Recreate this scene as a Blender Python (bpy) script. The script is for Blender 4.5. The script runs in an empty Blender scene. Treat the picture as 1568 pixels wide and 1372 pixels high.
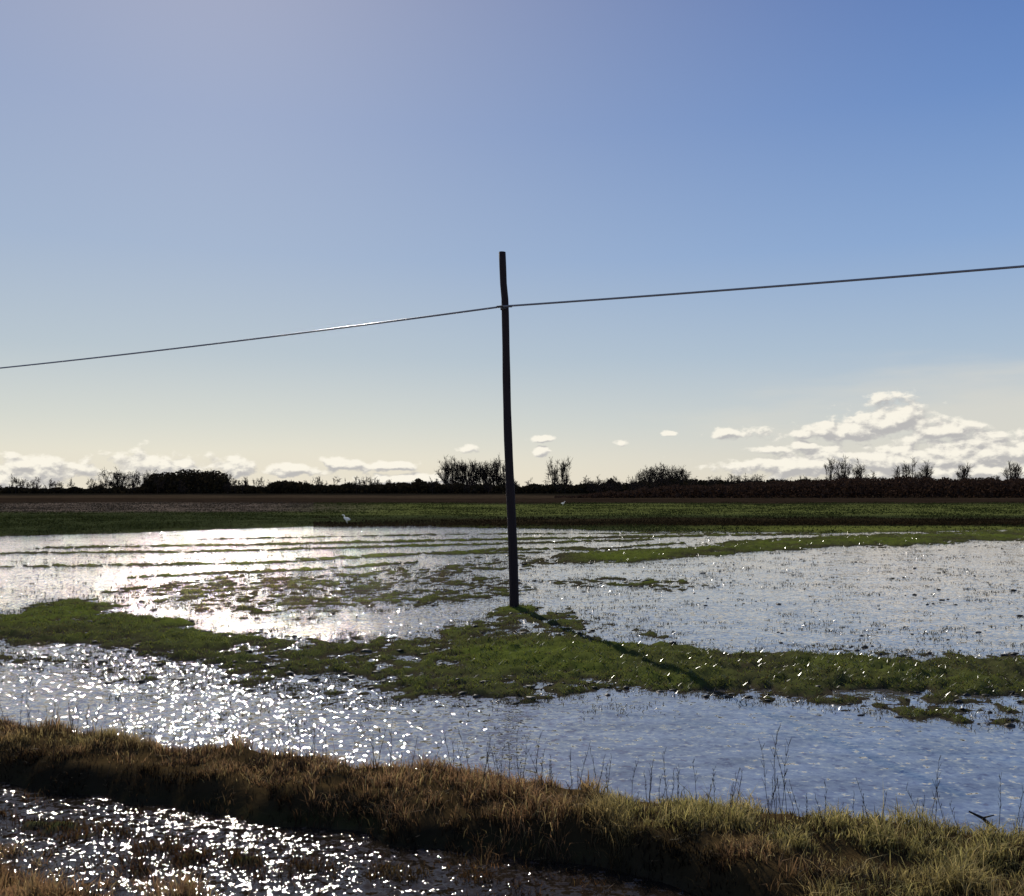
import bpy, math, random, bmesh
import numpy as np
from mathutils import Vector
random.seed(7); rng=np.random.default_rng(7)
scene=bpy.context.scene
H=2.5; F=1358.0; HZ=748.0; K=H*F
def G(px,py):
    Y=K/(py-HZ); return ((px-784.0)*Y/F, Y)
SUN_AZ=math.radians(-19); SUN_EL=math.radians(32)
# ---------------------------------------------------------------- camera
cam=bpy.data.cameras.new("camera"); co=bpy.data.objects.new("camera",cam); scene.collection.objects.link(co)
co.location=(0,0,H); co.rotation_euler=(math.radians(90),0,0)
cam.sensor_width=36; cam.lens=36*F/1568.0; cam.shift_y=62/1568.0; cam.clip_start=0.1; cam.clip_end=20000
scene.camera=co
scene.view_settings.view_transform='Standard'; scene.view_settings.look='None'; scene.view_settings.exposure=0
# ---------------------------------------------------------------- noise
_T=rng.random((8,256,256))
def vn(x,y,s=0):
    x=np.asarray(x,float); y=np.asarray(y,float)
    xi=np.floor(x).astype(int); yi=np.floor(y).astype(int); fx=x-xi; fy=y-yi
    fx=fx*fx*(3-2*fx); fy=fy*fy*(3-2*fy); T=_T[s%8]
    a=T[xi&255,yi&255]; b=T[(xi+1)&255,yi&255]; c=T[xi&255,(yi+1)&255]; d=T[(xi+1)&255,(yi+1)&255]
    return (a*(1-fx)+b*fx)*(1-fy)+(c*(1-fx)+d*fx)*fy
def fbm(x,y,s=0,o=4):
    r=0;a=0.5;t=0
    for i in range(o):
        r=r+a*vn(x*2**i+13.7*i,y*2**i+7.3*i,s+i); t+=a; a*=0.55
    return r/t*2-1
def sm(a,b,x):
    t=np.clip((x-a)/(b-a),0,1); return t*t*(3-2*t)
# ---------------------------------------------------------------- shore lines (world metres)
def edge(pts):
    w=[G(*p) for p in pts]; w.sort(); return np.array(w)
def yat(e,X): return np.interp(X,e[:,0],e[:,1])
BX,BY=G(788,932)
BANDS=[
 ([(-200,915),(0,912),(100,905),(200,918),(260,945),(330,975),(430,1002)],[(-200,985),(0,985),(150,990),(250,1000),(430,1003)],.84),
 ([(150,940),(290,968),(420,975),(560,975),(650,967),(700,946),(780,935),(900,938),(960,960),(1000,987)],[(150,965),(260,1008),(330,1038),(480,1055),(640,1068),(800,1078),(950,1064),(1000,1050)],0.635),
 ([(640,1000),(800,965),(950,990),(1110,994),(1300,1006),(1568,1020),(2000,1030)],[(640,1010),(800,1040),(950,1045),(1050,1055),(1110,1060),(1250,1062),(1400,1064),(1568,1070),(2000,1090)],1.0),
 ([(1000,1045),(1568,1060),(2000,1085)],[(1050,1062),(1250,1088),(1400,1103),(1568,1125),(2000,1150)],0.52),
 ([(150,895),(300,885),(450,876),(600,868),(780,880),(850,900)],[(150,905),(300,945),(450,945),(550,938),(700,928),(850,902)],0.52),
 ([(790,886),(900,880),(1000,882),(1140,894)],[(790,888),(900,903),(1000,905),(1140,896)],0.56),
 ([(500,876),(700,858),(880,847)],[(500,878),(700,878),(880,866)],0.5),
 ([(840,850),(1000,841),(1260,822),(1568,812),(2000,805)],[(840,862),(1000,857),(1130,847),(1300,836),(1568,826),(2000,817)],1.1),
 ([(880,935),(960,950),(1120,985)],[(880,945),(960,985),(1120,992)],0.55),
 ([(-300,1000),(0,995),(300,1000),(500,1040),(900,1070)],[(-300,1040),(0,1025),(300,1060),(500,1085),(900,1085)],0.38),
 ([(1150,985),(1400,995),(1700,1005)],[(1150,1000),(1400,1012),(1700,1025)],0.45),
]
LINES=[([(60,839),(400,834),(800,825),(1250,817)],2.0),([(-300,872),(0,868),(400,862),(600,851),(800,839)],2.0),
       ([(-100,848),(300,845),(560,838),(1000,826)],1.8),([(200,884),(500,871),(640,861)],2.2),([(300,826),(700,818),(1100,816)],1.2),([(450,856),(700,846),(900,838)],1.7),([(560,850),(820,846),(1050,832)],1.5)]
BANDE=[(edge(a),edge(b),s) for a,b,s in BANDS]; LINEE=[(edge(a),w) for a,w in LINES]
FAR=edge([(-400,823),(0,821),(150,818),(400,808),(560,805),(780,809),(1000,814),(1270,816),(1568,812),(2000,806)])
VU=edge([(-400,1085),(0,1120),(190,1138),(380,1163),(600,1186),(700,1200),(860,1214),(1000,1230),(1250,1264),(1450,1276),(1568,1284),(2000,1300)])
VL=edge([(-400,1180),(0,1212),(200,1236),(400,1275),(560,1296),(700,1312),(850,1332),(1000,1362),(1150,1420),(1400,1520),(2000,1700)])
NU=edge([(-400,1200),(-100,1255),(0,1290),(130,1326),(280,1366),(500,1430),(900,1560),(2000,1800)])
NS=(edge([(-300,1215),(0,1238),(200,1262),(420,1298),(800,1345)]),edge([(-300,1290),(0,1330),(200,1350),(420,1350),(800,1360)]))
def cover(X,Y):
    px1=Y*Y/K
    wob=fbm(X*0.5,Y*0.5,1,3)*11+fbm(X*2.2,Y*2.2,3,3)*11
    m=np.zeros_like(X)
    for u,l,s in BANDE:
        x0=max(u[0,0],l[0,0]); x1=min(u[-1,0],l[-1,0])
        d=np.minimum(yat(u,X)-Y,Y-yat(l,X))/px1+wob*(.35 if s>1 else 1)
        side=np.ones_like(X)
        if x0>-11.5: side=side*sm(x0-0.6,x0+0.9,X)
        if x1<12: side=side*(1-sm(x1-0.9,x1+0.6,X))
        wd=.3 if s>1 else (.55 if (u[:,1].mean()>25) else 1.0)
        m=np.maximum(m,sm(-17*wd,15*wd,d)*s*side)
    for e,w in LINEE:
        inx=(X>e[0,0])&(X<e[-1,0])
        d=w-np.abs(yat(e,X)-Y)/px1+wob*0.07
        m=np.maximum(m,np.where(inx,sm(-1,1.2,d)*0.70,0))
    far=sm(-1.0,2.0,(Y-yat(FAR,X))/px1+wob*0.14)
    lake=sm(0.5,5,X)*0.2*(Y>12)*(Y<45)
    m=np.maximum(m,lake)
    ns=np.minimum(yat(NS[0],X)-Y,Y-yat(NS[1],X))/px1
    m=np.maximum(m,sm(-10,14,ns)*0.46)
    v=np.minimum((yat(VU,X)-Y),(Y-yat(VL,X)))+fbm(X*1.6,Y*1.6,4,3)*0.20
    near=yat(NU,X)-Y+fbm(X*2,Y*2,5,3)*0.15
    return m,far,v,near
def terrain(X,Y):
    m,far,v,near=cover(X,Y)
    n=fbm(X*1.1,Y*1.3,0,3)*0.045+fbm(X*5,Y*5,2,3)*0.085
    z=-0.075+m*0.145+n*(0.35+0.75*m)
    z=z+.09*np.exp(-((X-BX)**2+((Y-BY)/1.3)**2)/.35)
    z=z*(1-far)+far*(0.10+n*0.8+sm(60,400,Y)*0.2)
    vb=sm(-0.08,0.45,v)
    z=np.maximum(z,-0.10+vb*(0.28+0.10*fbm(X*2,Y*2,6,3)))
    nb=sm(-0.05,0.9,near)
    z=np.maximum(z,-0.10+nb*0.30+0.03*fbm(X*4,Y*4,3,3)*nb)
    return z,m,far,v,near
# ---------------------------------------------------------------- mesh helpers
def mk(name,V,Fc,mat,col=None,smooth=False):
    me=bpy.data.meshes.new(name); V=np.asarray(V,np.float32); Fc=np.asarray(Fc,np.int32)
    n=Fc.shape[1]; me.vertices.add(len(V)); me.vertices.foreach_set('co',V.ravel())
    me.loops.add(Fc.size); me.loops.foreach_set('vertex_index',Fc.ravel())
    me.polygons.add(len(Fc)); me.polygons.foreach_set('loop_start',np.arange(0,Fc.size,n,dtype=np.int32))
    try: me.polygons.foreach_set('loop_total',np.full(len(Fc),n,np.int32))
    except Exception: pass
    if smooth: me.polygons.foreach_set('use_smooth',np.ones(len(Fc),bool))
    me.update(calc_edges=True)
    if col is not None:
        a=me.color_attributes.new('tint','FLOAT_COLOR','POINT')
        c=np.ones((len(V),4),np.float32); c[:,:3]=col; a.data.foreach_set('color',c.ravel())
    me.materials.append(mat); o=bpy.data.objects.new(name,me); scene.collection.objects.link(o); return o
def mat(name):
    m=bpy.data.materials.new(name); m.use_nodes=True; nt=m.node_tree; nt.nodes.clear()
    out=nt.nodes.new('ShaderNodeOutputMaterial'); return m,nt,out
def N(nt,t,**k):
    n=nt.nodes.new(t)
    for a,b in k.items(): setattr(n,a,b)
    return n
def M(nt,op,a,b=None,c=None,clamp=False):
    n=nt.nodes.new('ShaderNodeMath'); n.operation=op; n.use_clamp=clamp
    for i,v in enumerate((a,b,c)):
        if v is None: continue
        if isinstance(v,(int,float)): n.inputs[i].default_value=v
        else: nt.links.new(v,n.inputs[i])
    return n.outputs[0]
# ---------------------------------------------------------------- materials
def tint_mat(name,rough=0.7,transl=0.0,noise=0.0,nscale=5,spec=0.5,bump=0.0):
    m,nt,out=mat(name); L=nt.links.new
    a=N(nt,'ShaderNodeVertexColor',layer_name='tint'); col=a.outputs['Color']
    geo=N(nt,'ShaderNodeNewGeometry')
    if noise:
        nz=N(nt,'ShaderNodeTexNoise'); nz.inputs['Scale'].default_value=nscale; nz.inputs['Detail'].default_value=6; nz.inputs['Roughness'].default_value=0.7
        L(geo.outputs['Position'],nz.inputs['Vector'])
        s=M(nt,'MULTIPLY_ADD',nz.outputs['Fac'],noise*2,1-noise)
        vm=N(nt,'ShaderNodeVectorMath',operation='SCALE'); L(col,vm.inputs[0]); L(s,vm.inputs['Scale']); col=vm.outputs[0]
    if spec>0:
        p=N(nt,'ShaderNodeBsdfPrincipled'); p.inputs['Roughness'].default_value=rough; p.inputs['Specular IOR Level'].default_value=spec
        L(col,p.inputs['Base Color'])
    else:
        p=N(nt,'ShaderNodeBsdfDiffuse'); L(col,p.inputs['Color'])
    if bump:
        bz=N(nt,'ShaderNodeBump'); bz.inputs['Strength'].default_value=0.6; bz.inputs['Distance'].default_value=bump; L(nz.outputs['Fac'],bz.inputs['Height']); L(bz.outputs[0],p.inputs['Normal'])
    if transl:
        t=N(nt,'ShaderNodeBsdfTranslucent'); L(col,t.inputs['Color']); mx=N(nt,'ShaderNodeMixShader'); mx.inputs[0].default_value=transl
        L(p.outputs[0],mx.inputs[1]); L(t.outputs[0],mx.inputs[2]); L(mx.outputs[0],out.inputs[0])
    else: L(p.outputs[0],out.inputs[0])
    return m
m_ground=tint_mat('soil_and_turf',0.85,0,0.6,7,0,0.02)
m_grass=tint_mat('wet_green_blades',0.24,0.45,0,5,0.5)
m_dry=tint_mat('dry_blades',0.6,0.5,0,5,0.15)
m_clod=tint_mat('mud',0.6,0,0.5,30,0.3)
m_bark=tint_mat('bark_and_twigs',0.9,0,0,5,0)
m_scrub=tint_mat('scrub',0.9,0.15,0,5,0)
# water: rippled skin with scattered rougher spots (stubble, wind dimples) that throw the glitter
def water_mat(name,calm,spot,thr,base,fmul,fadd,scale,rough,shelter):
    m,nt,out=mat(name); L=nt.links.new
    geo=N(nt,'ShaderNodeNewGeometry')
    def nzc(sx,sy,scale,det,rough=0.6,off=0):
        mp=N(nt,'ShaderNodeMapping'); mp.inputs['Scale'].default_value=(sx,sy,1); mp.inputs['Location'].default_value=(off,off,off); L(geo.outputs['Position'],mp.inputs[0])
        z=N(nt,'ShaderNodeTexNoise'); z.inputs['Scale'].default_value=scale; z.inputs['Detail'].default_value=det; z.inputs['Roughness'].default_value=rough
        L(mp.outputs[0],z.inputs['Vector']); return z
    n1=nzc(1,1.2,scale,2,0.7); n2=nzc(0.5,1.4,1.1,2); n3=nzc(0.35,1.0,0.45,3); n4=nzc(1,1,9,1,.5,31)
    def sub(v,s):
        a=N(nt,'ShaderNodeVectorMath',operation='SUBTRACT'); L(v,a.inputs[0]); a.inputs[1].default_value=(.5,.5,.5)
        b=N(nt,'ShaderNodeVectorMath',operation='SCALE'); L(a.outputs[0],b.inputs[0])
        if isinstance(s,float): b.inputs['Scale'].default_value=s
        else: L(s,b.inputs['Scale'])
        return b.outputs[0]
    amp=N(nt,'ShaderNodeMapRange'); amp.interpolation_type='SMOOTHSTEP'
    L(M(nt,'ADD',n4.outputs['Fac'],M(nt,'MULTIPLY',M(nt,'SUBTRACT',n3.outputs['Fac'],.5),.30)),amp.inputs[0]); amp.inputs[1].default_value=thr; amp.inputs[2].default_value=thr+.10; amp.inputs[3].default_value=calm; amp.inputs[4].default_value=spot
    sp=N(nt,'ShaderNodeSeparateXYZ'); L(geo.outputs['Position'],sp.inputs[0])
    sh=N(nt,'ShaderNodeMapRange'); sh.interpolation_type='SMOOTHSTEP'; L(M(nt,'ADD',sp.outputs[0],M(nt,'MULTIPLY',n3.outputs['Fac'],3.0)),sh.inputs[0])
    sh.inputs[1].default_value=-1.0; sh.inputs[2].default_value=3.2; sh.inputs[3].default_value=1.0; sh.inputs[4].default_value=shelter
    am=M(nt,'MULTIPLY',amp.outputs[0],sh.outputs[0])
    s1=sub(n1.outputs['Color'],am); s2=sub(n2.outputs['Color'],0.06)
    ad=N(nt,'ShaderNodeVectorMath',operation='ADD'); L(s1,ad.inputs[0]); L(s2,ad.inputs[1])
    fl=N(nt,'ShaderNodeVectorMath',operation='MULTIPLY'); L(ad.outputs[0],fl.inputs[0]); fl.inputs[1].default_value=(1,1,0)
    up=N(nt,'ShaderNodeVectorMath',operation='ADD'); L(fl.outputs[0],up.inputs[0]); up.inputs[1].default_value=(0,0,1)
    nr=N(nt,'ShaderNodeVectorMath',operation='NORMALIZE'); L(up.outputs[0],nr.inputs[0])
    gl=N(nt,'ShaderNodeBsdfGlossy'); gl.distribution='BECKMANN'; gl.inputs['Roughness'].default_value=rough; gl.inputs['Color'].default_value=(.95,.89,.86,1); L(nr.outputs[0],gl.inputs['Normal'])
    df=N(nt,'ShaderNodeBsdfDiffuse')
    nm=nzc(.6,1.2,2.2,5); cr=N(nt,'ShaderNodeValToRGB'); cr.color_ramp.elements[0].position=.35; cr.color_ramp.elements[1].position=.65
    cr.color_ramp.elements[0].color=(*[c*.55 for c in base],1); cr.color_ramp.elements[1].color=(*base,1); L(nm.outputs['Fac'],cr.inputs[0]); L(cr.outputs[0],df.inputs['Color'])
    fr=N(nt,'ShaderNodeFresnel'); fr.inputs[0].default_value=1.45; L(nr.outputs[0],fr.inputs['Normal'])
    fac=M(nt,'MULTIPLY_ADD',fr.outputs[0],fmul,M(nt,'MULTIPLY',nm.outputs['Fac'],fadd*2),True)
    mx=N(nt,'ShaderNodeMixShader'); L(fac,mx.inputs[0]); L(df.outputs[0],mx.inputs[1]); L(gl.outputs[0],mx.inputs[2]); L(mx.outputs[0],out.inputs[0])
    return m
m_water=water_mat('flood_water',.85,2.7,.50,(.12,.11,.108),1.0,0.27,13,.105,.27)
m_ditch=water_mat('ditch_water',1.2,3.2,.50,(.022,.016,.011),.85,0.0,17,.09,.8)
# ---------------------------------------------------------------- ground sheet
R,C=880,820
d=np.exp(np.linspace(math.log(1.0),math.log(9000),R)); 
Yr=d+1.0
t=np.linspace(-1,1,C)
Yg=np.repeat(Yr[:,None],C,1); Xg=t[None,:]*(4+0.95*Yr[:,None])
extra=np.array([-60.,-20.,-6.,0.])
Yg=np.vstack([np.repeat(extra[:,None],C,1),Yg]); Xg=np.vstack([t[None,:]*np.array([60,25,8,5.])[:,None],Xg]); R+=4
Yc=np.maximum(Yg,1.0)
z,m,far,v,near=terrain(Xg,Yc)
py=HZ+K/Yc; px=784+F*Xg/Yc
ns=fbm(Xg*0.6,Yc*0.6,2,4); nfar=fbm(Xg*0.05,Yc*0.012,5,4)
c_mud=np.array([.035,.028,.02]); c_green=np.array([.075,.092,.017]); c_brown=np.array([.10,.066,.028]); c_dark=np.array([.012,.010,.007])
def lerp(a,b,w): return a*(1-w[...,None])+b*w[...,None]
col=lerp(np.broadcast_to(c_mud,Xg.shape+(3,)),c_green,np.clip(sm(0.0,0.04,z)*(0.6+0.8*ns),0,1))
vv=sm(-0.1,0.3,v); col=lerp(col,c_brown*0.5,vv); fr_=sm(0,0.6,Yc-yat(VL,Xg)); col=lerp(col,c_dark,vv*(1-fr_)*0.95)  # verge soil, then the shade of the bank's near face painted dark
col=lerp(col,np.array([.20,.11,.052]),sm(-.1,.5,near))
pw=py+nfar*2.0
fcol=np.broadcast_to(np.array([.029,.035,.014]),Xg.shape+(3,)).copy()
fcol=lerp(fcol,np.array([.074,.083,.024]),sm(772,774,pw)*(1-sm(788,793,pw))*sm(380,620,px+nfar*90))
fcol=lerp(fcol,np.array([.085,.066,.050]),(1-sm(783,788,pw))*(1-sm(380,620,px+nfar*90)))
fcol=lerp(fcol,np.array([.022,.015,.010]),(1-sm(770.5,773,pw)))
fcol=lerp(fcol,np.array([.040,.029,.018]),(1-sm(763,765,pw))*0.8)
fcol=lerp(fcol,np.array([.012,.010,.007]),(1-sm(758,761,pw)))
band=sm(794,797,pw)*(1-sm(806,810,pw))*sm(480,800,px); fcol=lerp(fcol,np.array([.020,.015,.008]),band)
fcol=lerp(fcol,np.array([.085,.095,.022]),sm(807,810,pw)*sm(900,1250,px))
st=1+.55*fbm(Xg*.12,Yc*.5,6,4)+.35*fbm(Xg*1.2,Yc*.35,2,3); fcol=fcol*np.clip(st,.35,1.8)[...,None]
col=lerp(col,fcol,far)
idx=np.arange(R*C).reshape(R,C)
Fc=np.stack([idx[:-1,:-1],idx[:-1,1:],idx[1:,1:],idx[1:,:-1]],-1).reshape(-1,4)
mk('ground',np.stack([Xg,Yg,z],-1).reshape(-1,3),Fc,m_ground,col.reshape(-1,3),True)
pa=np.array(G(0,1165)); pb=np.array([3.0,5.4]); sl=(pb[1]-pa[1])/(pb[0]-pa[0]); yl=pa[1]+sl*(-12-pa[0]); yr=pa[1]+sl*(9-pa[0])
mk('flood_water',[(-500,yl,0),(-12,yl,0),(9,yr,0),(500,yr,0),(500,95,0),(-500,95,0)],[(0,1,2,3,4,5)],m_water)
mk('ditch_water',[(-30,-1,0),(9,-1,0),(9,yr,0),(-12,yl,0),(-30,yl,0)],[(0,1,2,3,4)],m_ditch)
# ---------------------------------------------------------------- blades
def blades(name,X,Y,Z,h,w,lean,col,mt,seg=1,tipc=1.0):
    n=len(X); a=rng.random(n)*6.283; wx=np.cos(a)*w/2; wy=np.sin(a)*w/2
    b=rng.random(n)*6.283; lx=np.cos(b)*lean*h; ly=np.sin(b)*lean*h
    base=np.stack([X,Y,Z],-1); W=np.stack([wx,wy,0*wx],-1); Lv=np.stack([lx,ly,h],-1)
    if seg==1:
        V=np.stack([base-W,base+W,base+Lv],1).reshape(-1,3); Fc=np.arange(3*n).reshape(-1,3)
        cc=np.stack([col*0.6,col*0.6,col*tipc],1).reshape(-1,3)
    else:
        md=base+np.stack([lx*0.3,ly*0.3,h*0.6],-1); tip=base+np.stack([lx,ly,h*np.sqrt(np.clip(1-0.4*lean**2,0.2,1))],-1)
        V=np.stack([base-W,base+W,md+W*.7,md-W*.7,tip],1).reshape(-1,3)
        i=np.arange(n)*5; Fc=np.concatenate([np.stack([i,i+1,i+2],-1),np.stack([i,i+2,i+3],-1),np.stack([i+3,i+2,i+4],-1)])
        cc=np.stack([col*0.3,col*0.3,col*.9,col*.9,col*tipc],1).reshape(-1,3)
    return mk(name,V,Fc,mt,cc)
n=480000
Y=np.exp(rng.uniform(math.log(9),math.log(55),n)); X=(rng.random(n)*2-1)*(Y*0.66+1)
z,m,far,v,near=terrain(X,Y)
clump=fbm(X*3,Y*3,7,3)
p=sm(-0.012,0.035,z)*(0.25+0.75*(clump>-0.05))
p=np.where((far>0.5)|(v>-0.05),0,p)
k=rng.random(n)<p*np.where(Y<25,1,0.5)
X,Y,Z,m_=X[k],Y[k],z[k],m[k]
# tufts standing in shallow water
nc=24000; Yt=np.exp(rng.uniform(math.log(9),math.log(50),nc)); Xt=(rng.random(nc)*2-1)*(Yt*.66+1)
zt,mt_,ft,vt,nt_=terrain(Xt,Yt); cf=fbm(Xt*.7,Yt*.9,1,3)
pt=np.where(mt_>.25,.6,np.where((Xt>.5)&(Yt>12.5),0.28*(cf>0.0)+.06,0.12*(cf>.0)+.025))
kk=(rng.random(nc)<pt)&(zt<0.0)&(vt<-.1)&(ft<.5); Xt,Yt=Xt[kk],Yt[kk]; q=rng.integers(4,18,len(Xt)); 
sp=np.repeat(rng.uniform(.012,.07,len(Xt))*(1+Yt*.03),q); Xt=np.repeat(Xt,q)+rng.normal(size=q.sum())*sp*1.6; Yt=np.repeat(Yt,q)+rng.normal(size=q.sum())*sp
nb=len(X); X=np.concatenate([X,Xt]); Y=np.concatenate([Y,Yt]); Z=np.concatenate([Z,np.full(len(Xt),-.005)]); n=len(X)
wet=np.arange(n)>=nb
g=rng.random((n,1)); gz=fbm(X*.5,Y*.5,3,3)[:,None]
col=np.array([.095,.120,.019])*(1-g)+np.array([.19,.20,.040])*g
br=(rng.random((n,1))<(0.24-0.5*gz)); col=np.where(br,np.array([.09,.068,.028])*(0.4+g),col)
col=np.where((Z[:,None]<0.01),col*np.array([.6,.5,.6]),col); col=np.where(wet[:,None],np.array([.045,.042,.016])*(.4+1.2*g),col)
h=rng.uniform(.014,.045,n)*(1+Y*0.012); w=rng.uniform(.006,.014,n)*(1+Y*0.04)
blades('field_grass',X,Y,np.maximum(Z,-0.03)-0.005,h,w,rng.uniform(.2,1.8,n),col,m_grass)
# rough grass along the far shore and across the far fields
n=150000; Y=np.exp(rng.uniform(math.log(46),math.log(150),n)); X=(rng.random(n)*2-1)*(Y*0.64+2)
z,m,far,v,near=terrain(X,Y); pyb=HZ+K/Y; pxb=784+F*X/Y
cf=fbm(X*.25,Y*.25,4,3); k=(far>.3)&(rng.random(n)<.35+.65*(cf>0)); X,Y,Z,pyb,pxb,cf=X[k],Y[k],z[k],pyb[k],pxb[k],cf[k]; n=len(X); g=rng.random((n,1))
gr=np.array([.056,.066,.020]); dkc=np.array([.03,.022,.012]); tan=np.array([.12,.095,.066])
wgt=(((pyb>794)&(pyb<807)&(pxb>480))|(pyb<771))[:,None]; col=np.where(wgt,dkc,gr)
col=np.where(((pxb<480)&(pyb<786)&(pyb>771))[:,None],tan*.7,col)*(.4+1.1*g)
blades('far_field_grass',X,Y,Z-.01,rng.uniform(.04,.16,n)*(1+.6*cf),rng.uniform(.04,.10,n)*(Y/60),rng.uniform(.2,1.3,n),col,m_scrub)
# verge
n=450000
Y=rng.uniform(4.2,10.8,n); X=(rng.random(n)*2-1)*(Y*0.66+1)
z,m,far,v,near=terrain(X,Y)
cl=fbm(X*1.8,Y*1.8,5,3); cl2=fbm(X*7,Y*7,6,2); cl3=fbm(X*3.3,Y*3.3,1,2)
inside=(v>-0.06)|(near>-0.03)
front=Y-yat(VL,X)
ditch=(front<0)&(near<0)&(v<0)
p=np.where(inside,np.clip(0.15+1.6*(cl2+.25),.08,1),0)*np.where((front<0.30)&(near<0),0.35,1)
p=np.where(ditch&(z>-.02)&(~inside),.5,p); p=np.where(ditch&(~inside)&(cl2>.25),.12+.2*(X>-1.2),p)
k=(rng.random(n)<p)
X,Y,Z,cl,cl2,cl3,v,near,front,ditch=[q_[k] for q_ in (X,Y,z,cl,cl2,cl3,v,near,front,ditch)]; n=len(X)
g=rng.random((n,1))
gold=np.array([.52,.39,.16]); brown=np.array([.33,.19,.09]); olive=np.array([.26,.26,.065]); dk=np.array([.03,.02,.012])
wz=sm(-.35,.35,fbm(X*.8+5,Y*1.1,2,3)+0.06*X-0.03)[:,None]
col=brown*(1-wz)+ (olive*.55+gold*.45)*wz
col=np.where(g>0.82,gold,col); col=col*(0.35+0.95*rng.random((n,1)))
col=np.where((rng.random((n,1))<0.28-.5*cl3[:,None]),dk,col)
fz=(1-sm(0.0,0.70,front+cl*.5+cl3*.35))[:,None]*(near<0)[:,None]; col=col*(1-0.90*fz)  # blade tint darkened on the near face, standing in for the bank's shade
col=np.where(ditch[:,None],col*3*np.array([.9,.75,.6])*.9,col)
h=(rng.uniform(.025,.09,n)+0.22*np.clip(cl+.1,0,1)*rng.random(n)+0.26*np.clip(cl3,0,1)*rng.random(n)+0.06*(cl2>.2)*rng.random(n)); h=h*(0.75+0.03*X)
tall=rng.random(n)<0.02; h=np.where(tall,h*1.8,h); h=np.where(ditch,np.minimum(h,.08),h)
w=rng.uniform(.003,.009,n)
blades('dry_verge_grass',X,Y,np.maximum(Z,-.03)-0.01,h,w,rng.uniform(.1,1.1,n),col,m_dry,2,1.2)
# ---------------------------------------------------------------- tubes
def tubes(segs,sides=3):
    P0=np.array([s[0] for s in segs],float);P1=np.array([s[1] for s in segs],float);r0=np.array([s[2] for s in segs])[:,None];r1=np.array([s[3] for s in segs])[:,None]
    D=P1-P0; D/=np.linalg.norm(D,axis=1,keepdims=True)+1e-9
    A=np.where(np.abs(D[:,2:3])>0.9,np.array([[1,0,0.]]),np.array([[0,0,1.]])); U=np.cross(D,A); U/=np.linalg.norm(U,axis=1,keepdims=True); W=np.cross(D,U)
    n=len(segs); V=[]
    for P,r in ((P0,r0),(P1,r1)):
        for i in range(sides):
            a=2*math.pi*i/sides; V.append(P+(U*math.cos(a)+W*math.sin(a))*r)
    V=np.stack(V,1).reshape(-1,3); b=np.arange(n)*2*sides
    Fc=np.concatenate([np.stack([b+i,b+(i+1)%sides,b+sides+(i+1)%sides,b+sides+i],-1) for i in range(sides)])
    return V,Fc
def hz(ypx,D): return H+(HZ-ypx)*D/F
segs=[]
def tree(x,y,h,wid=.33,lo=.25,nl=16,nt=11,tw=.06,upw=.45):
    o=np.array([x,y,0.]); rr=np.random.default_rng(random.randint(0,10**6))
    def A(p): return o+np.array(p)*h
    segs.append((A((0,0,0)),A((0,0,.35)),.02*h,.014*h)); segs.append((A((0,0,.35)),A((rr.normal()*.02,0,.8)),.013*h,.005*h))
    cz=(1+lo)/2; rz=(1-lo)/2
    for i in range(nl):
        u=rr.normal(size=3); u/=np.linalg.norm(u); u*=rr.uniform(.55,.97)
        e=np.array([u[0]*wid,u[1]*wid,cz+u[2]*rz]); st=np.array([0,0,max(.12,min(.7,e[2]*rr.uniform(.35,.6)))])
        mid=st*.5+e*.5+np.array([e[0]*.12,e[1]*.12,-.02])
        segs.append((A(st),A(mid),.006*h,.004*h)); segs.append((A(mid),A(e),.004*h,.0022*h))
        for j in range(nt):
            t_=rr.uniform(0,1); b=mid*(1-t_)+e*t_; dv=rr.normal(size=3)*.5+np.array([e[0]*1.2,e[1]*1.2,upw]); dv*=rr.uniform(.06,.16)/np.linalg.norm(dv)
            q_=b+dv; segs.append((A(b),A(q_),tw*.9,tw*.6))
            for s_ in range(2):
                dv2=dv*.6+rr.normal(size=3)*.035; segs.append((A(b+dv*.5),A(b+dv*.5+dv2),tw*.6,tw*.4))
def at(px,top,D,**kw):
    tree((px-784)*D/F,D+random.uniform(-6,6),max(hz(top,D),2),**kw)
for p_ in np.linspace(168,208,7): at(p_,716+random.uniform(0,7),430,wid=.34,lo=.15,tw=.07,nt=10)
for p_ in np.linspace(682,772,18): at(p_,699+random.uniform(0,9),450,wid=.24,lo=.18,tw=.085,nl=16,nt=11,upw=1.0)
for p_ in (846,854,861,868): at(p_,696+random.uniform(0,10),430,wid=.16,lo=.2,tw=.085,nl=12,nt=9,upw=1.2)
for p_ in np.linspace(987,1043,12): at(p_,707+random.uniform(0,5)+abs(p_-1015)*.2,420,wid=.38,lo=.12,nl=20,tw=.08,nt=10)
for p_ in np.linspace(228,346,14): at(p_,718+random.uniform(0,5),430,wid=.42,lo=.1,nl=22,tw=.08)
for p_ in (1279,1286,1298,1310,1316): at(p_,695+random.uniform(0,12),330,wid=.17,tw=.065,upw=1.1,nl=13,nt=9)
for p_ in (1381,1388,1398,1412,1420,1428): at(p_,697+random.uniform(0,14),330,wid=.17,tw=.065,upw=1.1,nl=13,nt=9)
for p_ in (1474,1480,1488,1540,1550,1562): at(p_,699+random.uniform(0,16),330,wid=.18,tw=.065,upw=1.1,nl=13,nt=9)
for p_ in (376,384,392,470,488,575,598,668,905,915,1092,1105,1180,1225,18,60,110,140): at(p_,731+random.uniform(-6,5),420,wid=.2,lo=.2,tw=.07,upw=1.1,nl=10,nt=7)
for i in range(80): at(random.uniform(900,1850),728+random.uniform(-7,8),random.uniform(300,360),wid=random.uniform(.25,.5),lo=.1,nl=12,nt=8,tw=.07)
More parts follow.
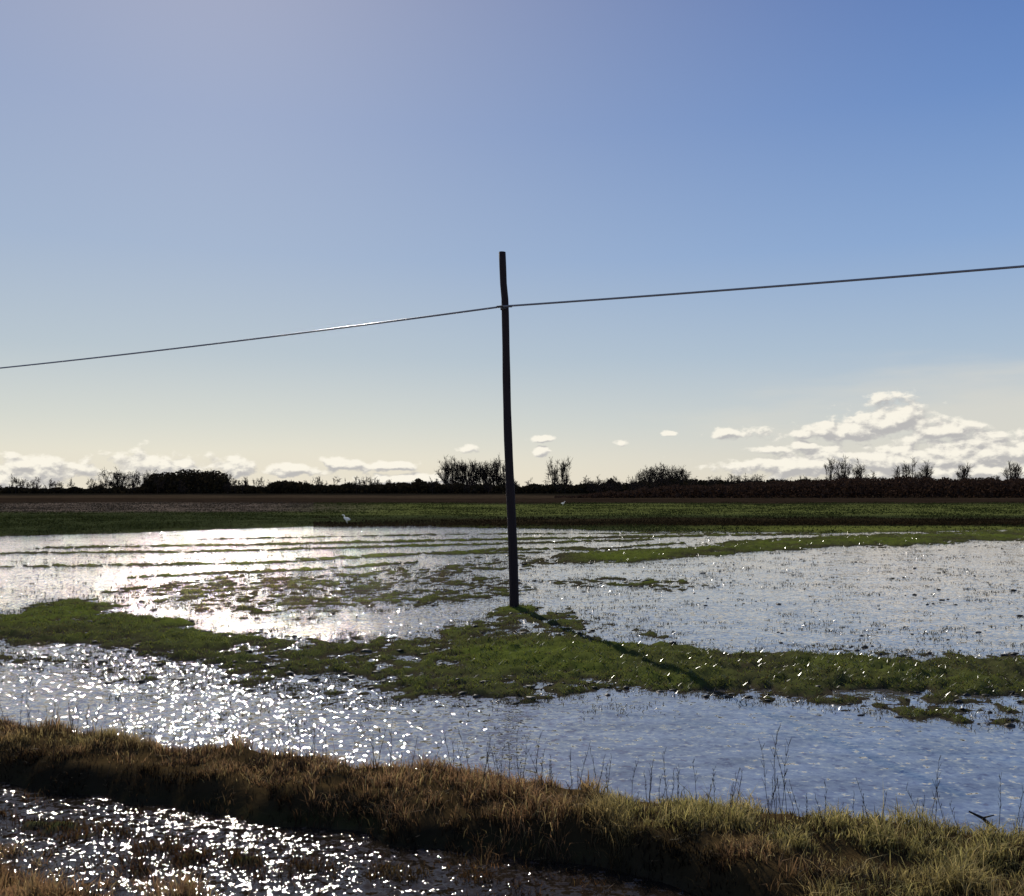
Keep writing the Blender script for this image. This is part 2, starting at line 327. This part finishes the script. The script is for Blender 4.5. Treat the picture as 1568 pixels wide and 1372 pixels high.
for i in range(250): at(random.uniform(-250,1850),735+random.uniform(-8,8),random.uniform(360,520),wid=random.uniform(.25,.5),lo=.1,nl=10,nt=8,tw=.09)
V,Fc=tubes(segs); mk('distant_bare_trees',V,Fc,m_bark,np.tile(np.array([[.045,.033,.026]]),(len(V),1)))
def scrub(name,prof,D0,D1,n,size,c0,c1,amp=3.2):
    prof=np.array(prof,float); pxs=rng.uniform(prof[0,0],prof[-1,0],n); D=rng.uniform(D0,D1,n); X=(pxs-784)*D/F
    top=np.interp(pxs,prof[:,0],prof[:,1])+fbm(pxs*.06,pxs*0+2,3,4)*amp+fbm(pxs*.5,D*.05,4,2)*amp*.5
    ht=np.maximum(H+(HZ-top)*D/F,0.15); Z=ht*rng.random(n)**0.8
    c=np.stack([X,D,Z],-1); s=(size*rng.uniform(.4,1,n)*np.where(Z>ht*.8,.6,1))[:,None]
    A=rng.normal(size=(n,3)); A/=np.linalg.norm(A,axis=1,keepdims=True); B=rng.normal(size=(n,3)); B-=A*(A*B).sum(1,keepdims=True); B/=np.linalg.norm(B,axis=1,keepdims=True)
    V=np.stack([c-A*s-B*s*.4,c+A*s-B*s*.6,c+A*s*.5+B*s,c-A*s*.8+B*s*.7],1).reshape(-1,3); V[:,2]=np.maximum(V[:,2],0.02)
    w=np.repeat(rng.random((n,1)),4,0); mk(name,V,np.arange(4*n).reshape(-1,4),m_scrub,np.array(c0)*(1-w)+np.array(c1)*w)
scrub('distant_woodland',[(-500,748),(0,749),(100,747),(160,747),(216,747),(222,736),(232,726),(250,722),(300,722),(335,723),(348,728),(353,745),(410,745),(417,738),(425,736),(450,737),(470,742),(600,741),(628,742),(640,733),(655,739),(680,744),(700,741),(770,742),(800,745),(840,741),(920,742),(935,734),(960,739),(985,737),(1090,735),(1150,739),(1200,736),(1300,735),(1420,735),(1568,735),(2000,735)],380,470,110000,.9,(.010,.009,.006),(.03,.024,.014),5.0)
scrub('field_hedgerow',[(850,764),(940,752),(1000,746),(1150,741),(1250,735),(1300,732),(1420,731),(1500,733),(1568,734),(2000,734)],215,260,50000,.45,(.022,.013,.009),(.07,.042,.028),4.5)
scrub('field_ditch_reeds',[(480,809),(560,804),(700,801),(1000,801),(1300,796),(1568,799),(2000,797)],57,63,30000,.07,(.02,.013,.008),(.05,.035,.015),2.4)
# ---------------------------------------------------------------- mud clods
bm=bmesh.new(); bmesh.ops.create_icosphere(bm,subdivisions=1,radius=1); iv=np.array([v_.co[:] for v_ in bm.verts]); fi=np.array([[v_.index for v_ in f_.verts] for f_ in bm.faces]); bm.free()
n=40000; Y=np.exp(rng.uniform(math.log(9),math.log(40),n)); X=(rng.random(n)*2-1)*(Y*.66+1)
z,m,far,v,near=terrain(X,Y); edgeish=np.exp(-((z+0.0)/0.025)**2)*(m>.1)
k=(rng.random(n)<edgeish*0.14)&(v<-.1)&(far<.5); X,Y,Z=X[k],Y[k],z[k]; n=len(X)
sz=rng.uniform(.008,.028,n)*rng.choice([.6,1,1.4],n)*(1+Y*.02)
V=iv[None]*(1+rng.normal(0,.35,(n,len(iv),1)))*sz[:,None,None]*np.array([1.4,1,.5])+np.stack([X,Y,np.maximum(Z,0)+sz*.1],-1)[:,None]
Fc=(fi[None]+(np.arange(n)*len(iv))[:,None,None]).reshape(-1,3)
mk('mud_clods',V.reshape(-1,3),Fc,m_clod,np.repeat(np.array([.02,.017,.012])*rng.uniform(.5,2,(n,1)),len(iv),0))
# ---------------------------------------------------------------- weeds
segs=[]
def weed(px_,ybase,ytop,bush=6):
    x,y=G(px_,ybase); h=(ybase-ytop)*y/F; zz=float(terrain(np.array([x]),np.array([y]))[0][0])
    p=np.array([x,y,max(zz,-.02)]); dr=np.array([random.gauss(0,.1),random.gauss(0,.1),1])
    k=7
    for i in range(k):
        dr=dr+np.array([random.gauss(0,.06),random.gauss(0,.06),0]); q=p+dr*h/k; segs.append((p,q,.0028*(1-i/k*.6),.0028*(1-(i+1)/k*.6)))
        if i>1 and bush:
            for j in range(random.randint(1,bush//2+1)):
                a=random.uniform(0,6.28); q2=q+np.array([math.cos(a)*.4,math.sin(a)*.4,1])*h*random.uniform(.05,.16); segs.append((q,q2,.0016,.0012))
        p=q
for a in [(690,1190,1125),(722,1195,1120),(762,1198,1120),(800,1205,1130),(828,1207,1150),(842,1208,1165),(930,1215,1170),(968,1222,1160),(1065,1232,1170),(1093,1235,1175),(1178,1245,1135),(1188,1248,1120),(1196,1248,1140),(1205,1250,1150),(1422,1262,1155),(1447,1262,1195),(1528,1268,1190),(1556,1270,1185),(1562,1268,1205),(540,1180,1135),(610,1188,1150),(885,1212,1170),(1320,1258,1215),(640,1190,1160)]: weed(*a)
for i in range(120):
    p_=random.uniform(0,1568); yy=HZ+K/float(yat(VU,np.array([(p_-784)*7.5/F]))[0]); weed(p_,yy+random.uniform(0,70),yy-random.uniform(5,35),2)
V,Fc=tubes(segs); mk('dry_weed_stalks',V,Fc,m_dry,np.tile(np.array([[.075,.052,.036]]),(len(V),1)))
segs=[]; a=np.array([*G(1525,1300),.13]); b=np.array([*G(1484,1300),.26]); mid=(a+b)/2+np.array([0,0,.02])
segs+= [(a,mid,.014,.011),(mid,b,.011,.006),(mid,mid+np.array([.08,0,.02]),.007,.004)]
V,Fc=tubes(segs,7); mk('broken_branch',V,Fc,m_clod,np.tile(np.array([[.02,.015,.012]]),(len(V),1)))
# ---------------------------------------------------------------- utility poles + cable
m_wood,nt,out=mat('creosoted_wood'); L=nt.links.new
tc=N(nt,'ShaderNodeNewGeometry'); mp=N(nt,'ShaderNodeMapping'); mp.inputs['Scale'].default_value=(60,60,2); L(tc.outputs['Position'],mp.inputs[0])
nz=N(nt,'ShaderNodeTexNoise'); nz.inputs['Scale'].default_value=1; nz.inputs['Detail'].default_value=6; L(mp.outputs[0],nz.inputs[0])
cr=N(nt,'ShaderNodeValToRGB'); cr.color_ramp.elements[0].color=(.010,.007,.008,1); cr.color_ramp.elements[1].color=(.04,.027,.026,1); L(nz.outputs['Fac'],cr.inputs[0])
p=N(nt,'ShaderNodeBsdfPrincipled'); p.inputs['Roughness'].default_value=.8; p.inputs['Specular IOR Level'].default_value=.15; L(cr.outputs[0],p.inputs['Base Color'])
bp=N(nt,'ShaderNodeBump'); bp.inputs['Distance'].default_value=.01; L(nz.outputs['Fac'],bp.inputs['Height']); L(bp.outputs[0],p.inputs['Normal']); L(p.outputs[0],out.inputs[0])
m_cab,nt,out=mat('cable_sheath'); p=N(nt,'ShaderNodeBsdfPrincipled'); p.inputs['Base Color'].default_value=(.16,.16,.17,1); p.inputs['Metallic'].default_value=.35; p.inputs['Roughness'].default_value=.24; p.inputs['Specular IOR Level'].default_value=.9
nt.links.new(p.outputs[0],out.inputs[0])
m_steel,nt,out=mat('galvanised_steel'); p=N(nt,'ShaderNodeBsdfPrincipled'); p.inputs['Base Color'].default_value=(.06,.06,.06,1); p.inputs['Metallic'].default_value=.5; p.inputs['Roughness'].default_value=.5
nt.links.new(p.outputs[0],out.inputs[0])
PH=hz(386,BY)
def lathe(name,ctrl,sides,mt):
    V=[];Fc=[]
    for (x,y,zz,r) in ctrl:
        for i in range(sides):
            a=2*math.pi*i/sides; rr=r*(1+.03*math.sin(3*a+zz)); V.append((x+math.cos(a)*rr,y+math.sin(a)*rr,zz))
    for j in range(len(ctrl)-1):
        for i in range(sides):
            Fc.append((j*sides+i,j*sides+(i+1)%sides,(j+1)*sides+(i+1)%sides,(j+1)*sides+i))
    me=bpy.data.meshes.new(name); c=len(V); V.append((ctrl[-1][0],ctrl[-1][1],ctrl[-1][2]+.012)); j=len(ctrl)-1
    for i in range(sides): Fc.append((j*sides+i,j*sides+(i+1)%sides,c))
    me.from_pydata(V,[],Fc); me.polygons.foreach_set('use_smooth',[True]*len(me.polygons)); me.materials.append(mt)
    o=bpy.data.objects.new(name,me); scene.collection.objects.link(o); return o
def utility_pole(x,y):
    e=bpy.data.objects.new('utility_pole',None); scene.collection.objects.link(e); e.location=(x,y,0)
    lean=-.245
    c=[]
    for i in range(25):
        t=i/24; zz=-.4+t*(PH+.4); c.append((lean*t+.012*math.sin(t*9)+(-.02 if t>.88 else 0),.01*math.sin(t*7),zz,.103-.033*t+.002*math.sin(t*40)))
    s=lathe('shaft',c,20,m_wood); s.parent=e
    hx=lean*.86
    b=lathe('strap',[(hx,0,WZ-.04,.080),(hx,0,WZ-.035,.086),(hx,0,WZ+.035,.086),(hx,0,WZ+.04,.078)],20,m_steel); b.parent=e
    sg=[((0,-.07,0),(0,-.16,.0),.012,.012),((0,-.16,0),(0,-.17,-.05),.012,.012),((-.16,-.135,-.005),(-.03,-.165,0),.02,.024),((.16,-.165,-.005),(.03,-.165,0),.02,.024)]
    V,Fc=tubes(sg,8); V=V+np.array([hx,0,WZ]); o=mk('suspension_clamp',V,Fc,m_steel); o.parent=e
    return e
WZ=hz(469,BY-.16)
DX,DY=-.895,.445; SP=40
for k_ in (0,1,-1): utility_pole(BX+DX*SP*k_,BY+DY*SP*k_)
cu=bpy.data.curves.new('telephone_cable','CURVE'); cu.dimensions='3D'; cu.bevel_depth=.020; cu.bevel_resolution=4; cu.use_fill_caps=True
sag=.30; hx=-.245*.86
sp=cu.splines.new('POLY'); pts=[]
for s in (1,0):
    for i in range(61):
        t=i/60
        if s==1: u=1-t; k_=u*SP
        else: k_=-t*SP; u=t
        if s==0 and i==0: continue
        pts.append((BX+hx+DX*k_,BY-.165+DY*k_,WZ-4*sag*u*(1-u)))
sp.points.add(len(pts)-1)
for i,q in enumerate(pts): sp.points[i].co=(*q,1)
cu.materials.append(m_cab); o=bpy.data.objects.new('telephone_cable',cu); scene.collection.objects.link(o)
# ---------------------------------------------------------------- birds
m_bird,nt,out=mat('white_feathers'); p=N(nt,'ShaderNodeBsdfPrincipled'); p.inputs['Base Color'].default_value=(.85,.84,.8,1); p.inputs['Roughness'].default_value=.7
nzb=N(nt,'ShaderNodeTexNoise'); nzb.inputs['Scale'].default_value=40; b_=N(nt,'ShaderNodeBump'); b_.inputs['Distance'].default_value=.01; nt.links.new(nzb.outputs[0],b_.inputs['Height']); nt.links.new(b_.outputs[0],p.inputs['Normal'])
tr_=N(nt,'ShaderNodeBsdfTranslucent'); tr_.inputs[0].default_value=(.85,.84,.8,1); mx=N(nt,'ShaderNodeMixShader'); mx.inputs[0].default_value=.35; nt.links.new(p.outputs[0],mx.inputs[1]); nt.links.new(tr_.outputs[0],mx.inputs[2]); nt.links.new(mx.outputs[0],out.inputs[0])
def egret(px_,py_,rot,s=1):
    x,y=G(px_,py_)
    vs=[(0,0,.36),(.16,0,.39),(-.16,0,.33),(-.3,0,.29),(.22,0,.46),(.18,0,.54),(.22,0,.62),(.29,0,.64),(.42,0,.62),(.02,.04,.2),(.0,.04,0),(.0,-.04,.2),(-.03,-.04,0),(.06,.04,0),(.03,-.04,0)]
    ed=[(0,1),(0,2),(2,3),(1,4),(4,5),(5,6),(6,7),(7,8),(0,9),(9,10),(0,11),(11,12),(10,13),(12,14)]
    rd=[.15,.11,.12,.04,.05,.035,.035,.04,.010,.014,.012,.014,.012,.01,.01]
    me=bpy.data.meshes.new('white_egret'); me.from_pydata([tuple(c*s for c in v_) for v_ in vs],ed,[]); me.materials.append(m_bird)
    o=bpy.data.objects.new('white_egret',me); scene.collection.objects.link(o); o.modifiers.new('skin','SKIN'); o.modifiers.new('sub','SUBSURF').render_levels=1
    for i,r in enumerate(rd): me.skin_vertices[0].data[i].radius=(r*s,r*s)
    me.skin_vertices[0].data[0].use_root=True
    zz=float(terrain(np.array([x]),np.array([y]))[0][0]); o.location=(x,y,zz-.01); o.rotation_euler=(0,0,rot)
egret(531,804,2.8,.95); egret(862,775,0,.9)
# ---------------------------------------------------------------- sun
s=bpy.data.lights.new('sun','SUN'); s.energy=4.8; s.angle=math.radians(.5); s.color=(1,.94,.84)
so=bpy.data.objects.new('sun',s); scene.collection.objects.link(so)
dirv=Vector((math.sin(SUN_AZ)*math.cos(SUN_EL),math.cos(SUN_AZ)*math.cos(SUN_EL),math.sin(SUN_EL)))
so.rotation_euler=dirv.to_track_quat('Z','Y').to_euler(); so.location=(0,0,30)
# ---------------------------------------------------------------- world
w=bpy.data.worlds.new('World'); scene.world=w; w.use_nodes=True; nt=w.node_tree; nt.nodes.clear(); L=nt.links.new
out=N(nt,'ShaderNodeOutputWorld'); sky=N(nt,'ShaderNodeTexSky',sky_type='NISHITA'); sky.sun_disc=False; sky.sun_elevation=SUN_EL; sky.sun_rotation=SUN_AZ
sky.air_density=1.0; sky.dust_density=0.6; sky.ozone_density=2.0
bg=N(nt,'ShaderNodeBackground'); bg.inputs['Strength'].default_value=.065; L(sky.outputs[0],bg.inputs[0])
tc=N(nt,'ShaderNodeTexCoord'); sx=N(nt,'ShaderNodeSeparateXYZ'); L(tc.outputs['Generated'],sx.inputs[0])
az=M(nt,'ARCTAN2',sx.outputs[0],sx.outputs[1]); el=M(nt,'ARCSINE',sx.outputs[2])
def ramp(stops):
    r=N(nt,'ShaderNodeValToRGB'); e=r.color_ramp.elements
    def s2l(c): c=c/255; return c/12.92 if c<.04045 else ((c+.055)/1.055)**2.4
    e[0].position=stops[0][0]/90; e[1].position=stops[-1][0]/90
    e[0].color=(*[s2l(k_) for k_ in stops[0][1]],1); e[1].color=(*[s2l(k_) for k_ in stops[-1][1]],1)
    for dg,c in stops[1:-1]:
        q=e.new(dg/90); q.color=(*[s2l(k_) for k_ in c],1)
    L(M(nt,'DIVIDE',el,math.pi/2,None,True),r.inputs[0]); return r.outputs[0]
rl=ramp([(0,(238,230,209)),(2,(228,224,209)),(4.2,(211,214,207)),(8.3,(183,196,205)),(14.4,(160,179,206)),(22,(148,165,199)),(29,(149,159,189)),(40,(168,171,189)),(60,(118,134,178)),(90,(88,108,160))])
rr_=ramp([(0,(222,216,202)),(2,(215,213,205)),(4.2,(200,207,209)),(8.3,(172,192,213)),(14.4,(137,169,214)),(22,(105,142,201)),(29,(84,120,185)),(40,(86,116,174)),(60,(76,100,158)),(90,(68,90,145))])
af=N(nt,'ShaderNodeMapRange'); af.interpolation_type='SMOOTHSTEP'; L(M(nt,'ABSOLUTE',M(nt,'ADD',az,.45)),af.inputs[0]); af.inputs[1].default_value=0.08; af.inputs[2].default_value=1.12
gm=N(nt,'ShaderNodeMix',data_type='RGBA'); L(af.outputs[0],gm.inputs[0]); L(rl,gm.inputs[6]); L(rr_,gm.inputs[7])
bgr=N(nt,'ShaderNodeBackground'); L(gm.outputs[2],bgr.inputs[0]); bgr.inputs[1].default_value=1
sk=N(nt,'ShaderNodeMixShader'); sk.inputs[0].default_value=.88; L(bg.outputs[0],sk.inputs[1]); L(bgr.outputs[0],sk.inputs[2])
cx=N(nt,'ShaderNodeCombineXYZ'); L(az,cx.inputs[0]); L(el,cx.inputs[1])
def cn(off,sc=(42,66,1),det=7,ro=.55):
    a=N(nt,'ShaderNodeVectorMath',operation='ADD'); L(cx.outputs[0],a.inputs[0]); a.inputs[1].default_value=off
    b=N(nt,'ShaderNodeVectorMath',operation='MULTIPLY'); L(a.outputs[0],b.inputs[0]); b.inputs[1].default_value=sc
    z=N(nt,'ShaderNodeTexNoise'); z.inputs['Scale'].default_value=1; z.inputs['Detail'].default_value=det; z.inputs['Roughness'].default_value=ro; L(b.outputs[0],z.inputs[0]); return z.outputs['Fac']
OFF=(-.003,.0055)
nA=cn((0,0,0)); nB=cn((*OFF,0))
def ell(px_,py_,rx,ry,ox=0,oy=0):
    a0=math.atan((px_-784)/F); e0=(HZ-py_)/F*math.cos(a0)
    a=N(nt,'ShaderNodeVectorMath',operation='SUBTRACT'); L(cx.outputs[0],a.inputs[0]); a.inputs[1].default_value=(a0-ox,e0-oy,0)
    b=N(nt,'ShaderNodeVectorMath',operation='MULTIPLY'); L(a.outputs[0],b.inputs[0]); b.inputs[1].default_value=(F/rx,F/ry,0)
    c=N(nt,'ShaderNodeVectorMath',operation='LENGTH'); L(b.outputs[0],c.inputs[0])
    return M(nt,'SUBTRACT',1.0,c.outputs['Value'])
def blobs(ox,oy):
    bl=None
    for q_ in [(1365,644,70,36),(1290,662,110,15),(1120,662,35,11),(1440,660,62,14),(1390,706,240,28),(1530,694,140,32),(1230,712,115,22),(1500,722,260,26),
          (65,722,70,30),(20,740,80,22),(235,720,75,30),(355,716,48,16),(450,720,60,11),(525,711,40,12),(600,714,50,10),(715,688,18,8),(828,672,30,6),(828,692,16,8),(955,678,16,7),(1025,664,16,5),(640,735,120,12),(-150,720,120,30),(1800,690,200,50),(1180,690,40,9),(1230,682,30,9)]:
        q=ell(*q_,ox,oy); bl=q if bl is None else M(nt,'MAXIMUM',bl,q)
    return bl
def dens(b,nf): return M(nt,'ADD',M(nt,'MAXIMUM',b,-0.9),M(nt,'MULTIPLY',M(nt,'SUBTRACT',nf,.5),2.7))
dA=dens(blobs(0,0),nA); dB=dens(blobs(*OFF),nB)
def mr(v,a,b,c=0,d_=1):
    n_=N(nt,'ShaderNodeMapRange'); n_.interpolation_type='SMOOTHSTEP'; L(v,n_.inputs[0]); 
    for i,x in enumerate((a,b,c,d_)): n_.inputs[i+1].default_value=x
    return n_.outputs[0]
alpha=mr(dA,-.02,.42); lit=mr(M(nt,'SUBTRACT',dA,dB),-.32,.40)
ve=mr(M(nt,'ADD',M(nt,'MAXIMUM',ell(1560,640,520,95),ell(150,735,800,55)),M(nt,'MULTIPLY',M(nt,'SUBTRACT',cn((3,0,0),(6,30,1),4,.5),.5),1.4)),0,.9,0,.55)
vb=N(nt,'ShaderNodeBackground'); vb.inputs[0].default_value=(.75,.71,.61,1)
v1=N(nt,'ShaderNodeMixShader'); L(ve,v1.inputs[0]); L(sk.outputs[0],v1.inputs[1]); L(vb.outputs[0],v1.inputs[2])
cm=N(nt,'ShaderNodeMix',data_type='RGBA'); L(lit,cm.inputs[0]); cm.inputs[6].default_value=(.47,.46,.46,1); cm.inputs[7].default_value=(.99,.94,.82,1)
bc=N(nt,'ShaderNodeBackground'); L(cm.outputs[2],bc.inputs[0]); bc.inputs[1].default_value=1
mx=N(nt,'ShaderNodeMixShader'); L(M(nt,'MULTIPLY',alpha,.88),mx.inputs[0]); L(v1.outputs[0],mx.inputs[1]); L(bc.outputs[0],mx.inputs[2]); L(mx.outputs[0],out.inputs[0])
